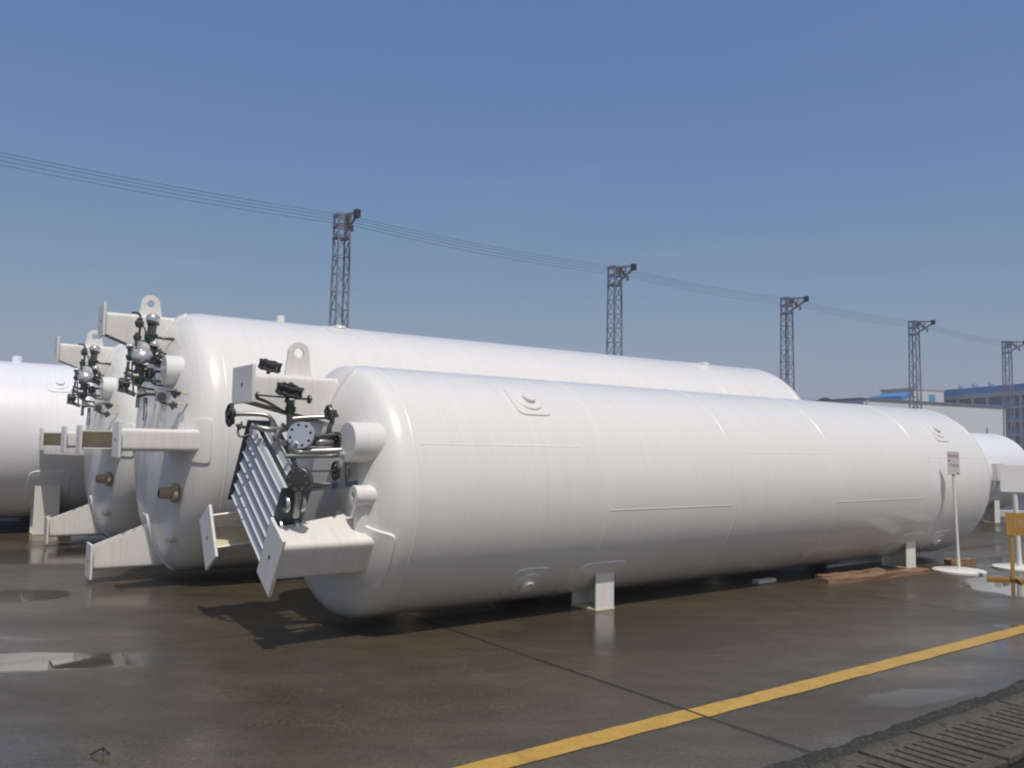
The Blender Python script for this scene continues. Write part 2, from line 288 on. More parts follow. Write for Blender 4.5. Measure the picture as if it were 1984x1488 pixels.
BACK=[
('tube','pipe',0.014,((-0.857,0.5,1.483),(-0.785,0.5,1.478),(-0.754,0.5,1.414),(-0.759,0.5,1.28),(-0.771,0.5,1.175),(-0.79,0.5,1.107))),
('ball','valve_body',(-0.768,0.5,1.364),0.05),
('ball','valve_body',(-0.783,0.5,1.199),0.045),
('tube','valve_body',0.05,((-0.616,0.5,1.385),(-0.629,0.5,1.292),(-0.632,0.5,1.23))),
('dome','dome_cap',(-0.618,0.5,1.434),0.08),
('tube','pipe',0.017,((-0.637,0.5,1.23),(-0.645,0.5,1.143),(-0.584,0.5,1.05),(-0.551,0.5,0.961))),
('ball','valve_body_green',(-0.648,0.5,1.204),0.06),
('tube','pipe',0.017,((-0.648,0.5,1.216),(-0.476,0.5,1.207),(-0.322,0.6,1.186),(-0.286,0.4,1.133))),
('tube','pipe',0.01,((-0.78,0.5,1.144),(-0.731,0.5,1.161),(-0.656,0.5,1.136),(-0.624,0.5,1.06))),
('tube','pipe',0.017,((-0.81,0.6,1.144),(-0.815,0.6,1.024),(-0.819,0.6,0.874))),
('sphere','regulator_dome',(-0.75,0.65,0.97),0.12),
('tube','pipe',0.01,((-0.924,0.75,0.814),(-0.918,0.75,0.68),(-0.9,0.75,0.523))),
('tube','pipe',0.01,((-0.877,0.8,0.884),(-0.87,0.8,0.738),(-0.853,0.8,0.593),(-0.848,0.8,0.5))),
('tube','valve_stem',0.009,((-0.972,0.8,0.633),(-0.898,0.8,0.643),(-0.833,0.8,0.641))),
('wheel','handwheel',(-0.983,0.8,0.633),0.045,'s',0.02),
('ball','valve_body',(-0.915,0.75,0.622),0.04),
('tube','pipe',0.012,((-0.721,0.75,0.899),(-0.616,0.7,0.88),(-0.493,0.7,0.895),(-0.367,0.7,0.898))),
('tube','pipe',0.01,((-0.744,0.8,0.823),(-0.688,0.8,0.803),(-0.684,0.8,0.709),(-0.605,0.7,0.642),(-0.414,0.6,0.639))),
('wheel','handwheel',(-0.563,0.75,0.97),0.05,'v',0.02),
('ball','valve_body',(-0.55,0.7,0.915),0.035),
('tube','pipe',0.009,((-0.777,0.55,1.363),(-0.731,0.55,1.326),(-0.699,0.55,1.249),(-0.679,0.55,1.19))),
('tube','valve_stem',0.008,((-0.612,0.7,0.779),(-0.608,0.7,0.701),(-0.593,0.7,0.624))),
('tube','pipe',0.014,((-0.824,0.75,0.627),(-0.724,0.75,0.591),(-0.614,0.7,0.581))),
('tube','pipe',0.009,((-0.508,0.6,0.441),(-0.448,0.6,0.383),(-0.425,0.4,0.297))),
('ball','elbow',(-0.872,0.6,1.073),0.04),
('tube','valve_body',0.03,((-0.872,0.6,1.067),(-0.861,0.6,0.948))),
('ball','valve_body_green',(-0.867,0.6,0.954),0.045),
('dome','dome_cap',(-0.607,0.6,1.119),0.055),
('tube','valve_body',0.05,((-0.604,0.6,1.052),(-0.584,0.6,0.981),(-0.597,0.6,0.907))),
('ball','valve_body_green',(-0.605,0.6,0.955),0.055),
('tube','pipe',0.022,((-0.599,0.6,0.944),(-0.428,0.6,0.95),(-0.341,0.6,0.956))),
('tube','pipe',0.026,((-0.581,0.6,0.921),(-0.55,0.6,0.868),(-0.423,0.6,0.852),(-0.337,0.6,0.864))),
('tube','valve_body',0.055,((-0.753,0.6,0.872),(-0.76,0.6,0.788),(-0.762,0.6,0.716))),
('tube','pipe',0.017,((-0.881,0.6,0.899),(-0.882,0.6,0.81),(-0.837,0.6,0.789),(-0.782,0.6,0.786))),
('tube','pipe',0.026,((-0.93,0.7,0.77),(-0.874,0.7,0.727),(-0.787,0.7,0.732))),
('ball','valve_body',(-0.647,0.6,0.771),0.055),
('tube','pipe',0.017,((-0.733,0.6,0.802),(-0.592,0.6,0.799),(-0.491,0.6,0.811))),
('ball','elbow',(-0.491,0.6,0.817),0.04),
('tube','pipe',0.019,((-0.921,0.7,0.694),(-0.839,0.7,0.688),(-0.744,0.6,0.693),(-0.531,0.6,0.687),(-0.3,0.6,0.695),(-0.276,0.4,0.632))),
('ball','valve_body_green',(-0.77,0.62,0.684),0.06),
('tube','pipe',0.019,((-0.974,0.7,0.557),(-0.935,0.7,0.652),(-0.917,0.7,0.724))),
('tube','pipe',0.026,((-0.996,0.7,0.567),(-0.903,0.7,0.549),(-0.809,0.7,0.512))),
('tube','pipe',0.022,((-0.753,0.6,0.639),(-0.759,0.6,0.519),(-0.763,0.6,0.37))),
('ball','elbow',(-0.751,0.7,0.545),0.045),
('tube','pipe',0.017,((-0.794,0.8,0.491),(-0.74,1,0.508),(-0.698,1.25,0.494))),
('box','gauge_block',(-0.655,1.3,0.477),0.11),
('tube','valve_stem',0.015,((-0.71,1.25,0.527),(-0.562,1.3,0.544),(-0.453,1.35,0.524))),
('tube','valve_body',0.03,((-0.532,1.3,0.494),(-0.487,1.33,0.529))),
('tag','yellow_handle',(-0.423,1.36,0.519),0.07),
('tube','valve_stem',0.015,((-0.653,1.25,0.422),(-0.565,1.3,0.39),(-0.492,1.33,0.398))),
('tube','valve_body',0.03,((-0.554,1.3,0.368),(-0.506,1.32,0.398))),
('tag','yellow_handle',(-0.456,1.34,0.399),0.07),
('tube','pipe',0.024,((-0.642,0.4,0.503),(-0.639,0.4,0.32),(-0.646,0.4,0.229))),
('tube','pipe',0.009,((-0.507,0.4,0.435),(-0.522,0.3,0.327),(-0.533,0.2,0.217))),
('tube','pipe',0.009,((-0.31,0.3,0.429),(-0.365,0.3,0.333),(-0.379,0.2,0.209)))]
# ---------------------------------------------------------------- the yard in the frame of the front tank
AZ1=0.93700816; O1=Vector((-1.45573316,7.98670284,0))
def yardM(): return Matrix.Translation(O1)@Matrix.Rotation(math.pi/2-AZ1,4,'Z')
YM=yardM()
def Y(s,v,z=0): return YM@Vector((s,-v,z))     # s along the front tank, v sideways towards the camera
RZ=math.pi/2-AZ1
def yobj(mb,name,m,**kw):
    o=mb.build(name,m,**kw); o.location=O1; o.rotation_euler=(0,0,RZ); return o

# ---------------------------------------------------------------- storage tanks lying on their side
class Tank:
    """tank frame: +X along the axis from the near weld, +Z up, camera side is -Y; origin on the ground"""
    def __init__(t,name,az,x,y,zc,Rr,length,depth=.5,paint='white_paint',label='',group=None):
        t.R=Rr; t.zc=zc; t.len=length; t.dep=depth; t.paint=paint
        t.root=empty(name,(x,y,0),math.pi/2-az,label=label,cat='storage tank',group=group)
    def P(t,s,v,z): return Vector((s,-v,z+t.zc))
    def prof(t,a):    # meridian: a<0 on the near head (arc length from the weld), 0..len shell, beyond far head -> (s,r)
        if a<0: th=min(1,-a/t.R)*math.pi/2; return (-t.dep*math.sin(th)**.74,t.R*max(0,math.cos(th))**.74)
        if a>t.len: th=min(1,(a-t.len)/t.R)*math.pi/2; return (t.len+t.dep*math.sin(th)**.74,t.R*max(0,math.cos(th))**.74)
        return (a,t.R)
    def on(t,a,phi,off=0):
        s,r=t.prof(a); s1,r1=t.prof(a-.002); s2,r2=t.prof(a+.002); d=Vector((s2-s1,r2-r1)).normalized(); n=Vector((-d.y,d.x))
        s+=n.x*off; r+=n.y*off; return t.P(s,r*math.cos(phi),r*math.sin(phi))
    def shell(t,seams=()):
        m=MB(); n=128; L=[]
        for k in range(45): L.append(-t.R*(1-k/44)**1.5)
        L+= [t.len*k/20 for k in range(1,21)]+[t.len+t.R*(k/44)**1.5 for k in range(1,45)]
        vs=[];N=len(L)
        for a in L:
            s,r=t.prof(a)
            for k in range(n):
                p=2*math.pi*k/n; vs.append(t.P(s,max(r,1e-4)*math.cos(p),max(r,1e-4)*math.sin(p)))
        m.add(vs,[(i*n+k,i*n+(k+1)%n,(i+1)*n+(k+1)%n,(i+1)*n+k) for i in range(N-1) for k in range(n)])
        t.sh=m.build('shell',t.paint,t.root,ang=80)
        w=MB()
        for a in (0,t.len)+tuple(x for x in seams if not isinstance(x,tuple)):
            pr=[(-.010,-.001),(-.004,.0035),(.004,.0035),(.010,-.001)]
            vs=[t.on(a+da,2*math.pi*k/n,h) for k in range(n) for da,h in pr]
            w.add(vs,[(k*4+j,k*4+j+1,((k+1)%n)*4+j+1,((k+1)%n)*4+j) for k in range(n) for j in range(3)])
        for x in seams:
            if isinstance(x,tuple):
                a0,a1,ph=x
                vs=[t.on(a0+(a1-a0)*i/8,R(ph)+dp/t.R,h) for i in range(9) for dp,h in ((-.010,-.001),(-.004,.0025),(.004,.0025),(.010,-.001))]
                w.add(vs,[(i*4+j,i*4+j+1,(i+1)*4+j+1,(i+1)*4+j) for i in range(8) for j in range(3)])
        w.build('weld_seam',t.paint,t.root)
    def pad(t,a0,a1,ph0,ph1,th=.012,ex=8,name='reinforcing_pad',parent=None,m=None):
        N=16; g=[];f=[]
        def pt(a,b,h):
            mm=max(abs(a),abs(b))
            if mm>0:
                x,y=a/mm,b/mm; k=(abs(x)**ex+abs(y)**ex)**(-1/ex); a,b=x*k*mm,y*k*mm
            return t.on((a0+a1)/2+a*(a1-a0)/2,(ph0+ph1)/2+b*(ph1-ph0)/2,h)
        vs=[pt(-1+2*i/N,-1+2*j/N,th) for i in range(N+1) for j in range(N+1)]
        fs=[(i*(N+1)+j,i*(N+1)+j+1,(i+1)*(N+1)+j+1,(i+1)*(N+1)+j) for i in range(N) for j in range(N)]
        rim=[i*(N+1) for i in range(N+1)]+[N*(N+1)+j for j in range(1,N+1)]+[i*(N+1)+N for i in range(N-1,-1,-1)]+[j for j in range(N-1,0,-1)]
        base=len(vs)
        ab=[(-1+2*(k//(N+1))/N,-1+2*(k%(N+1))/N) for k in rim]
        vs+=[pt(a*1.03,b*1.03,-.004) for a,b in ab]; n=len(rim)
        fs+=[(rim[k],rim[(k+1)%n],base+(k+1)%n,base+k) for k in range(n)]
        return MB().add(vs,fs).build(name,m or t.paint,parent or t.root,ang=40)
    def arc_at(t,r):  # arc parameter on near head where the radius is r
        return -t.R*math.acos(min(1,r/t.R)**1.351)/(math.pi/2)
    def leg(t,phi,w,ro,ri0,ri1,s0,plate,label=None,pad_w=.27,pad_r=(.5,.1),tk=.014,padth=.014):
        """channel leg: web outside at radius ro, two flanges widening towards the head, open towards the axis"""
        c,sn=math.cos(phi),math.sin(phi)
        def q(s,r,tg): # tangential direction
            return t.P(s,r*c-tg*sn,r*sn+tg*c)
        def hs(r,tg): return -t.dep*math.sin(math.acos(min(1,math.hypot(r,tg)/t.R)**1.351))**.74+.015
        m=MB(); h=w/2; rad=min(.045,w*.18); prof=[]
        def sec(o,rd,fr):      # outline of the channel at fraction fr of its length: o = inset, list of (r,tg)
            ri=ri0+(ri1-ri0)*fr; hh=h-o; rr=ro-o; rd=max(.004,rd-o); L=[(ri,-hh)]
            L+=[(ri+(rr-rd-ri)*k/5,-hh) for k in range(1,5)]
            L+=[(rr-rd+rd*math.sin(x),-hh+rd-rd*math.cos(x)) for x in [math.pi/2*k/5 for k in range(6)]]
            L+=[(rr,-hh+rd+(2*hh-2*rd)*k/4) for k in range(1,4)]
            L+=[(rr-rd+rd*math.cos(x),hh-rd+rd*math.sin(x)) for x in [math.pi/2*k/5 for k in range(6)]]
            L+=[(ri+(rr-rd-ri)*k/5,hh) for k in range(4,0,-1)]+[(ri,hh)]
            return L
        vs=[];n=0;K=4
        for k in range(K+1):
            fr=k/K
            for o in (0,tk):
                L=sec(o,rad,fr); n=len(L)
                for (r,tg),(re,te) in zip(L,sec(o,rad,1)): vs.append(q(s0+(hs(re,te)-s0)*fr,r,tg))
        fs=[]
        for k in range(K):
            A=k*2*n; B=(k+1)*2*n
            for i in range(n-1): fs+=[(A+i,A+i+1,B+i+1,B+i),(A+n+i,B+n+i,B+n+i+1,A+n+i+1)]
            fs+=[(A,B,B+n,A+n),(A+n-1,A+2*n-1,B+2*n-1,B+n-1)]
        for A in (0,K*2*n): fs+=[(A+i,A+n+i,A+n+i+1,A+i+1) for i in range(n-1)]
        m.add(vs,fs); o=m.build('support_leg','leg_paint',t.root,ang=40)
        if label: o['label']=label
        # primer coat on the inner face of the web
        ii=MB(); 
        ii.hexa([q(s0+.02,ro-tk-.003,-h+tk+.002),q(hs(ro-tk,h)-.02,ro-tk-.003,-h+tk+.002),q(hs(ro-tk,h)-.02,ro-tk-.003,h-tk-.002),q(s0+.02,ro-tk-.003,h-tk-.002),
                 q(s0+.02,ro-tk-.0005,-h+tk+.002),q(hs(ro-tk,h)-.02,ro-tk-.0005,-h+tk+.002),q(hs(ro-tk,h)-.02,ro-tk-.0005,h-tk-.002),q(s0+.02,ro-tk-.0005,h-tk-.002)])
        ii.build('inner_face','primer',o,smooth=False)
        pw,pr0,pr1=plate; e=MB()
        e.hexa([q(s0-.028,pr0,-pw),q(s0,pr0,-pw),q(s0,pr0,pw),q(s0-.028,pr0,pw),q(s0-.028,pr1,-pw),q(s0,pr1,-pw),q(s0,pr1,pw),q(s0-.028,pr1,pw)])
        pl=e.build('base_plate','leg_paint',o,bevel=.006)
        pm=(pr0+pr1)/2; e=MB(); e.lathe([(.017,0),(.017,.004)],q(s0-.031,pm,0),(1,0,0),12); e.build('bolt_hole','hole',o)
        t.pad(t.arc_at(ri1-pad_r[0]),pad_r[1],phi-pad_w/t.R,phi+pad_w/t.R,padth,12)
        return o
    def lug(t,s,z0,w0,top,rh,th=.03):
        # lifting eye standing on the top leg
        pts=[(-w0/2,0),(w0/2,0)]; r=w0*.40; h=top-r
        m=MB(); n=20; out=[(-w0/2,0),(w0/2,0)]+[(r*math.cos(a),h+r*math.sin(a)) for a in [math.pi*k/n for k in range(n+1)]]
        # ring with hole: build as quads between the outline and the hole
        K=48; outl=[]; 
        def ray_hit(a):
            d=(math.cos(a),math.sin(a)); best=None
            for i in range(len(out)):
                x1,y1=out[i];x2,y2=out[(i+1)%len(out)]; y1-=h;y2-=h
                den=d[0]*(y2-y1)-d[1]*(x2-x1)
                if abs(den)<1e-9: continue
                tt=(x1*(y2-y1)-y1*(x2-x1))/den; uu=(x1*d[1]-y1*d[0])/den
                if tt>0 and -1e-6<=uu<=1+1e-6: best=tt if best is None else min(best,tt)
            return best
        angs=sorted([2*math.pi*k/K for k in range(K)]+[math.atan2(-h,w0/2)%(2*math.pi),math.atan2(-h,-w0/2)%(2*math.pi)])
        K=len(angs); vs=[]
        for sd in(-th/2,th/2):
            for a in angs: rr=ray_hit(a); vs.append(t.P(s+rr*math.cos(a),sd,z0+h+rr*math.sin(a)))
            for a in angs: vs.append(t.P(s+rh*math.cos(a),sd,z0+h+rh*math.sin(a)))
        f=[]
        for k in range(K):
            j=(k+1)%K; f+=[(k,j,K+j,K+k),(2*K+k,3*K+k,3*K+j,2*K+j),(k,2*K+k,2*K+j,j),(K+k,K+j,3*K+j,3*K+k)]
        return m.add(vs,f).build('lifting_lug','leg_paint',t.root)
    def trunnion(t,s,ph,r=.070,h=.060,padw=.21,ring=.15):
        t.pad(s-padw,s+padw,R(ph)-padw/t.R,R(ph)+padw/t.R,.012,5)
        c=t.on(s,R(ph),0); n=(t.on(s,R(ph),1)-c)
        m=MB().lathe([(ring,-.02),(ring,.016),(ring-.012,.022),(ring-.02,.022)],c,n,40)
        o=m.build('ring_plate',t.paint,t.root)
        MB().lathe([(r,0),(r,h-.008),(r-.008,h),(0.001,h)],c,n,28).build('trunnion_stub',t.paint,o)
    def saddle(t,s0,s1,v0,v1,sg=1,pa=(-.28,.12,-38,-66),label=None):
        """channel foot open towards the near end"""
        tk=.014
        def top(v): return -math.sqrt(max(0,t.R**2-v*v))+.03
        def slab(m,a,b,c,d):
            m.hexa([t.P(a,sg*c,-t.zc),t.P(b,sg*c,-t.zc),t.P(b,sg*d,-t.zc),t.P(a,sg*d,-t.zc),t.P(a,sg*c,top(c)),t.P(b,sg*c,top(c)),t.P(b,sg*d,top(d)),t.P(a,sg*d,top(d))])
        m=MB(); slab(m,s0,s1,v1-tk,v1); slab(m,s0,s1,v0,v0+tk); 
        K=5
        for k in range(K): a=v0+tk+(v1-v0-2*tk)*k/K; b=v0+tk+(v1-v0-2*tk)*(k+1)/K; slab(m,s1-tk,s1,a,b)
        o=m.build('saddle_foot','leg_paint',t.root,smooth=False)
        m=MB(); m.box(t.P((s0+s1)/2,sg*(v0+v1)/2,-t.zc+.013),(s1-s0+.01,v1-v0+.01,.018)); m.build('foot_plate','primer',o,smooth=False)
        ph=[R(x)*1.0 for x in pa[2:]]
        if sg<0: ph=[math.pi-x for x in ph]
        t.pad(s0+pa[0],s1+pa[1],min(ph),max(ph),.010,6)
    def stub(t,s,v,z,r,base,bore=None,name='head_stub',bm='hole'):
        m=MB(); c=t.P(s,v,z)
        if bore: m.lathe([(r*1.0,base-s),(r,.008),(r-.006,0),(bore,0),(bore,.10)],c,(1,0,0),32)
        else: m.lathe([(r,base-s),(r,.008),(r-.006,0),(.001,0)],c,(1,0,0),40)
        o=m.build(name,t.paint,t.root)
        if bore: MB().lathe([(bore,0),(bore,.004)],t.P(s+.09,v,z),(1,0,0),20).build('bore',bm,o)
        return o

def handwheel(t,name,p,r,ax,th):
    c=t.P(*p); axv={'s':Vector((1,0,0)),'z':Vector((.15,-.25,1)).normalized(),'v':Vector((0,-1,0))}[ax]
    x=axv.orthogonal().normalized(); y=axv.cross(x); m=MB(); n=30
    pts=[c+(x*math.cos(a)+y*math.sin(a))*r*(1+.07*math.cos(6*a)) for a in [2*math.pi*k/n for k in range(n)]]
    rr=max(.008,r*.17 if r>.05 else r*.35)
    N=8
    for off in ((-.03,.03) if (ax=='z' and r>.05) else (0,)):
        vs=[]
        for i,pp in enumerate(pts):
            rad=(pp-c).normalized(); wv=math.cos(6*2*math.pi*i/n)*.3*rr
            for k in range(N): a=2*math.pi*k/N; vs.append(pp+rad*math.cos(a)*rr+axv*(math.sin(a)*rr*1.15+off+wv))
        m.add(vs,[(i*N+k,i*N+(k+1)%N,((i+1)%n)*N+(k+1)%N,((i+1)%n)*N+k) for i in range(n) for k in range(N)])
    if ax=='z' and r>.05:
        for k in range(6): a=2*math.pi*k/6; q=c+(x*math.cos(a)+y*math.sin(a))*r; m.bar(q-axv*.04,q+axv*.045,.022,.022,x)
        m.tube([c-axv*.10,c+axv*.02],.018,8)
    for k in range(5):
        a=2*math.pi*k/5; m.bar(c,c+(x*math.cos(a)+y*math.sin(a))*r,r*.2,r*.14,axv)
    m.lathe([(r*.28,-th),(r*.28,th*1.2),(r*.12,th*1.5)],c,axv,10)
    m.build(name,'iron' if r>.05 else 'steel_dark',t.root)
def pipework(t,data):
    for e in data:
        if e[0]=='tube':
            _,nm,r,pts=e; mt={'pipe':'steel' if r>.018 else 'steel_dark','valve_body':'steel_dark','valve_stem':'steel_dark','support_bar':'bracket'}[nm]
            pp=smooth_path([t.P(*p) for p in pts],4); o=MB().tube(pp,r,14).build(nm,mt,t.root,ang=50)
            if nm=='valve_body':   # flange collars on the body
                for q,d in ((pp[0],pp[1]-pp[0]),(pp[-1],pp[-2]-pp[-1])): MB().lathe([(r*1.5,0),(r*1.5,.02)],q,d,10).build('collar','steel_dark',o)
        else:
            k,nm,p=e[:3]; c=t.P(*p)
            if k=='ball':
                r=e[3]; mt={'valve_body':'steel_dark','valve_body_green':'green_body','elbow':'steel_bright'}[nm]
                if nm=='elbow': MB().tube(smooth_path([c+Vector((-r,0,0)),c,c+Vector((r*.6,0,0)),c+Vector((r*.8,0,-r))],3),r*.8,12).build(nm,mt,t.root,ang=60)
                else: MB().lathe([(.3*r,-1.1*r),(.75*r,-.95*r),(.8*r,-.6*r),(r,-.35*r),(r,.35*r),(.7*r,.55*r),(.55*r,.8*r),(.7*r,.85*r),(.7*r,1.1*r),(.2*r,1.15*r)],c,(.1,.1,1),12).build('valve_bonnet',mt,t.root,ang=50)
            elif k=='wheel': handwheel(t,nm,p,*e[3:])
            elif k=='flange':
                r,th,nb=e[3:]; ax=Vector((-.62,-.78,.12)).normalized() if nm=='flange_cover' else Vector((-.7,-.65,-.1)).normalized()
                mt='steel_bright' if nm=='flange_cover' else 'steel_dark'
                o=MB().lathe([(r,-th),(r,-.004),(r-.004,0),(r*.55,.002),(.001,.003)],c,ax,32).build(nm,mt,t.root)
                x=ax.orthogonal().normalized(); y=ax.cross(x)
                for i in range(nb): a=2*math.pi*(i+.4)/nb; MB().lathe([(.012,.0015),(.012,.006)],c+(x*math.cos(a)+y*math.sin(a))*r*.76,ax,8).build('bolt','hole' if nm=='flange_cover' else 'steel',o)
                MB().lathe([(r*.95,-th*2.2),(r*.95,-th*1.2),(r*.4,-th*1.15)],c,ax,28).build('counter_flange','steel_dark',o)
            elif k=='disc': MB().lathe([(e[3],-e[4]),(e[3],e[4])],c,(1,0,0),10).build(nm,'iron',t.root)
            elif k=='dome':
                r=e[3]; MB().lathe([(r*.95,-.5*r),(r,-.3*r),(r,.1*r),(r*.85,.42*r),(r*.5,.62*r),(.001,.7*r)],c,(.15,0,1),24).build(nm,'dome',t.root,ang=60)
                MB().lathe([(r*.45,-1.5*r),(r*.8,-.6*r),(r*.9,-.5*r)],c,(.15,0,1),16).build('valve_bonnet','iron',t.root)
            elif k=='sphere':
                r=e[3]; o=MB().lathe([(.001,-.75*r)]+[(r*math.cos(a),r*.75*math.sin(a)) for a in [R(x) for x in range(-75,90,15)]]+[(.001,.75*r)],c,(-.3,-.5,.8),28).build(nm,'dome',t.root,ang=80)
                MB().tube([c+Vector((-.3*r,-.3*r,.5*r)),c+Vector((-.3*r,-.3*r,1.35*r))],.022,10).build('vent_pipe','steel_bright',o)
            elif k=='box':
                r=e[3]; o=MB().box(c,(r,r*.5,r)).build(nm,'bracket',t.root,bevel=.006); MB().lathe([(r*.42,0),(r*.42,.03),(.001,.032)],c+Vector((0,-r*.25,0)),(0,-1,0),18).build('dial','steel_dark',o)
            elif k=='tag': MB().box(c,(e[3],.03,.022),Matrix.Rotation(.12,3,'Y')).build(nm,'yellow_tag',t.root,bevel=.005)
# ================= front tank
t=Tank('storage_tank',AZ1,O1.x,O1.y,1.23391,1.17369,10.1,.42,label='large white tank lying nearest, with a finned metal exchanger and pipework on its end')
t.shell(seams=(2.15,4.1,6.05,8.2,(.05,1.85,22),(2.17,4.0,-9),(4.3,6.05,20.3),(6.1,8.2,-9.7),(8.2,10.05,19.2),(2.2,4.1,52)))
for ph in (90,-30,-150): t.leg(R(ph),.34,1.03,.79,.62,-1.10,(.265,.77,1.10),pad_w=.285,pad_r=(.12,-.21),padth=.026)
t.lug(-.62,1.03,.25,.32,.045)
for s,p in ((1.43,49),(1.43,-48),(9.12,42),(9.2,-48)): t.trunnion(s,p)
for s0 in (2.31,8.33):
    for sg in (1,-1): t.saddle(s0,s0+.25,.44,.82,sg)
st=t.stub(-.5,.82,.445,.17,-.2)
st=t.stub(-.47,.90,.004,.085,-.25,.03,name='drain_stub')
MB().tube(smooth_path([t.P(-.33,.86,-.06),t.P(-.36,.84,-.22),t.P(-.34,.80,-.40)],4),.06,16).build('stub_bracket',t.paint,t.root)
pipework(t,FRONT)
# finned ambient exchanger in the plane square to the axis, its length towards the lower leg
fd=Vector((.84,-.54)); pd=Vector((-.54,-.84)); c0=(.04,.59)
def X(l,w,s): return t.P(s,c0[0]+fd.x*l+pd.x*w,c0[1]+fd.y*l+pd.y*w)
ex=MB()
pitch=.118
for row in range(7):
    for lay in range(2):
        w=.05+row*pitch; s=-1.02+lay*.13; a=X(0,w,s); b=X(.98,w,s); d=(b-a).normalized(); x=Vector((1,0,0)); y=d.cross(x)
        ex.tube([a-d*.03,b+d*.03],.014,8)
        n2=x*.0012
        for w0,w1,d0,d1 in ((-.056,-.003,-.018,-.030),(.003,.056,-.030,-.018)):
            p0=y*w0+x*d0; p1=y*w1+x*d1
            ex.hexa([a+p0-n2,b+p0-n2,b+p0+n2,a+p0+n2,a+p1-n2,b+p1-n2,b+p1+n2,a+p1+n2])
        for k in range(8):
            if k%4==2: continue
            an=2*math.pi*k/8; r=x*math.cos(an)+y*math.sin(an); n=d.cross(r)*.0018
            ln=.042 if k%4==0 else .03; ex.hexa([a-n,b-n,b+n,a+n,a-n+r*ln,b-n+r*ln,b+n+r*ln,a+n+r*ln])
o=ex.build('finned_tubes','fin_metal',t.root,smooth=False)
ub=MB()
for row in range(0,6,2):
    for lay in range(2):
        for e0,w0 in ((.99,.05+row*pitch),(-.02,.05+(row+1)*pitch)):
            if w0+pitch>.8: continue
            s=-1.02+lay*.13; k=.09 if e0>0 else -.09
            ub=MB(); ub.tube(smooth_path([X(e0,w0,s),X(e0+k*.7,w0+.01,s),X(e0+k,w0+pitch/2,s),X(e0+k*.7,w0+pitch-.01,s),X(e0,w0+pitch,s)],4),.017,10)
            ub.build('return_bend','steel_bright',t.root)
fr=MB()
for l in (-.015,1.0):
    fr.bar(X(l,-.03,-.955),X(l,.82,-.955),.008,.25,up=(1,0,0)); 
for w in (-.03,.82): fr.bar(X(-.015,w,-.86),X(1.0,w,-.86),.05,.02,up=(1,0,0))
fr.bar(X(.1,.0,-.83),t.P(-.33,.1,.75),.05); fr.bar(X(.85,.1,-.83),t.P(-.33,.75,.1),.04); fr.bar(X(.2,.8,-.83),t.P(-.33,-.5,-.3),.04)
fr.build('exchanger_frame','fin_frame',t.root,smooth=False)

# ================= second tank, prototype of the four-legged kind
G4='white four-legged tanks lying on their sides'
t2=Tank('storage_tank',0.972,-4.0184,10.5723,1.6758,1.6011,10.3,.55,label='tallest white tank behind the nearest one, its lifting eye standing against the sky',group=G4)
t2.shell(seams=(2.1,4.2,6.3,8.4,(.1,2.1,70),(2.1,4.2,40)))
for ph in (90,0,-90,180): t2.leg(R(ph),.24 if ph in(0,180) else .24,1.52,1.26,1.02,-1.08,(.19,1.22,1.62),pad_w=.25,pad_r=(.12,-.21),padth=.018)
t2.lug(-.56,1.52,.27,.27,.045)
for s in (1.7,8.7):
    for p in (70,-60): t2.trunnion(s,p)
for s0 in (2.4,8.2):
    for sg in (1,-1): t2.saddle(s0,s0+.3,.7,1.1,sg)
t2.stub(-.56,.9,.80,.17,-.2)
o=MB().lathe([(.055,0),(.065,.02),(.065,.13),(.11,.14),(.11,.18)],t2.P(-.60,1.15,-.58),(1,0,0),20).build('primed_nozzle','primer_nozzle',t2.root)
MB().lathe([(.042,-.002),(.042,.001)],t2.P(-.602,1.15,-.58),(1,0,0),16).build('bore','hole',o)
MB().lathe([(.06,-.04),(.055,.03),(.03,.07)],t2.P(-.385,.85,-1.10),(-.6,-.6,-.4),14).build('drain_plug','leg_paint',t2.root)
MB().lathe([(.055,0),(.055,.10),(.04,.11)],t2.on(1.1,R(92)),(0,0,1),20).build('top_nozzle',t2.paint,t2.root)
pipework(t2,BACK)
# plates under the pipework
for px in (-.66,-.56): MB().bar(t2.P(px,.55,.42),t2.P(px,.5,-.02),.05,.012).build('hanger_strap','leg_paint',t2.root)

# ================= third tank
t3=copy_tree(t2.root); t3.location=(-6.3529,13.8837,0); t3.rotation_euler=(0,0,math.pi/2-.9615)
t3['label']='white tank whose pipework end shows between the tallest tank and the leftmost one'

# ================= far left tank: only its side shows
t4=Tank('storage_tank',.95,-11.93,13.76,1.6622,1.4463,9.6,.6,'cool_white_paint','cool white tank at the left edge with a wide channel foot under its side')
t4.shell(seams=(1.9,3.8,5.7,7.6))
for s0 in (3.53,7.4):
    for sg in (1,-1): t4.saddle(s0,s0+.40,.80,1.22,sg,pa=(-.12,.14,-22,-50))
t4.trunnion(3.85,45); t4.trunnion(8.4,45)
MB().lathe([(.085,0),(.085,.11),(.07,.12)],t4.on(3.25,R(92)),(0,0,1),20).build('top_nozzle',t4.paint,t4.root)

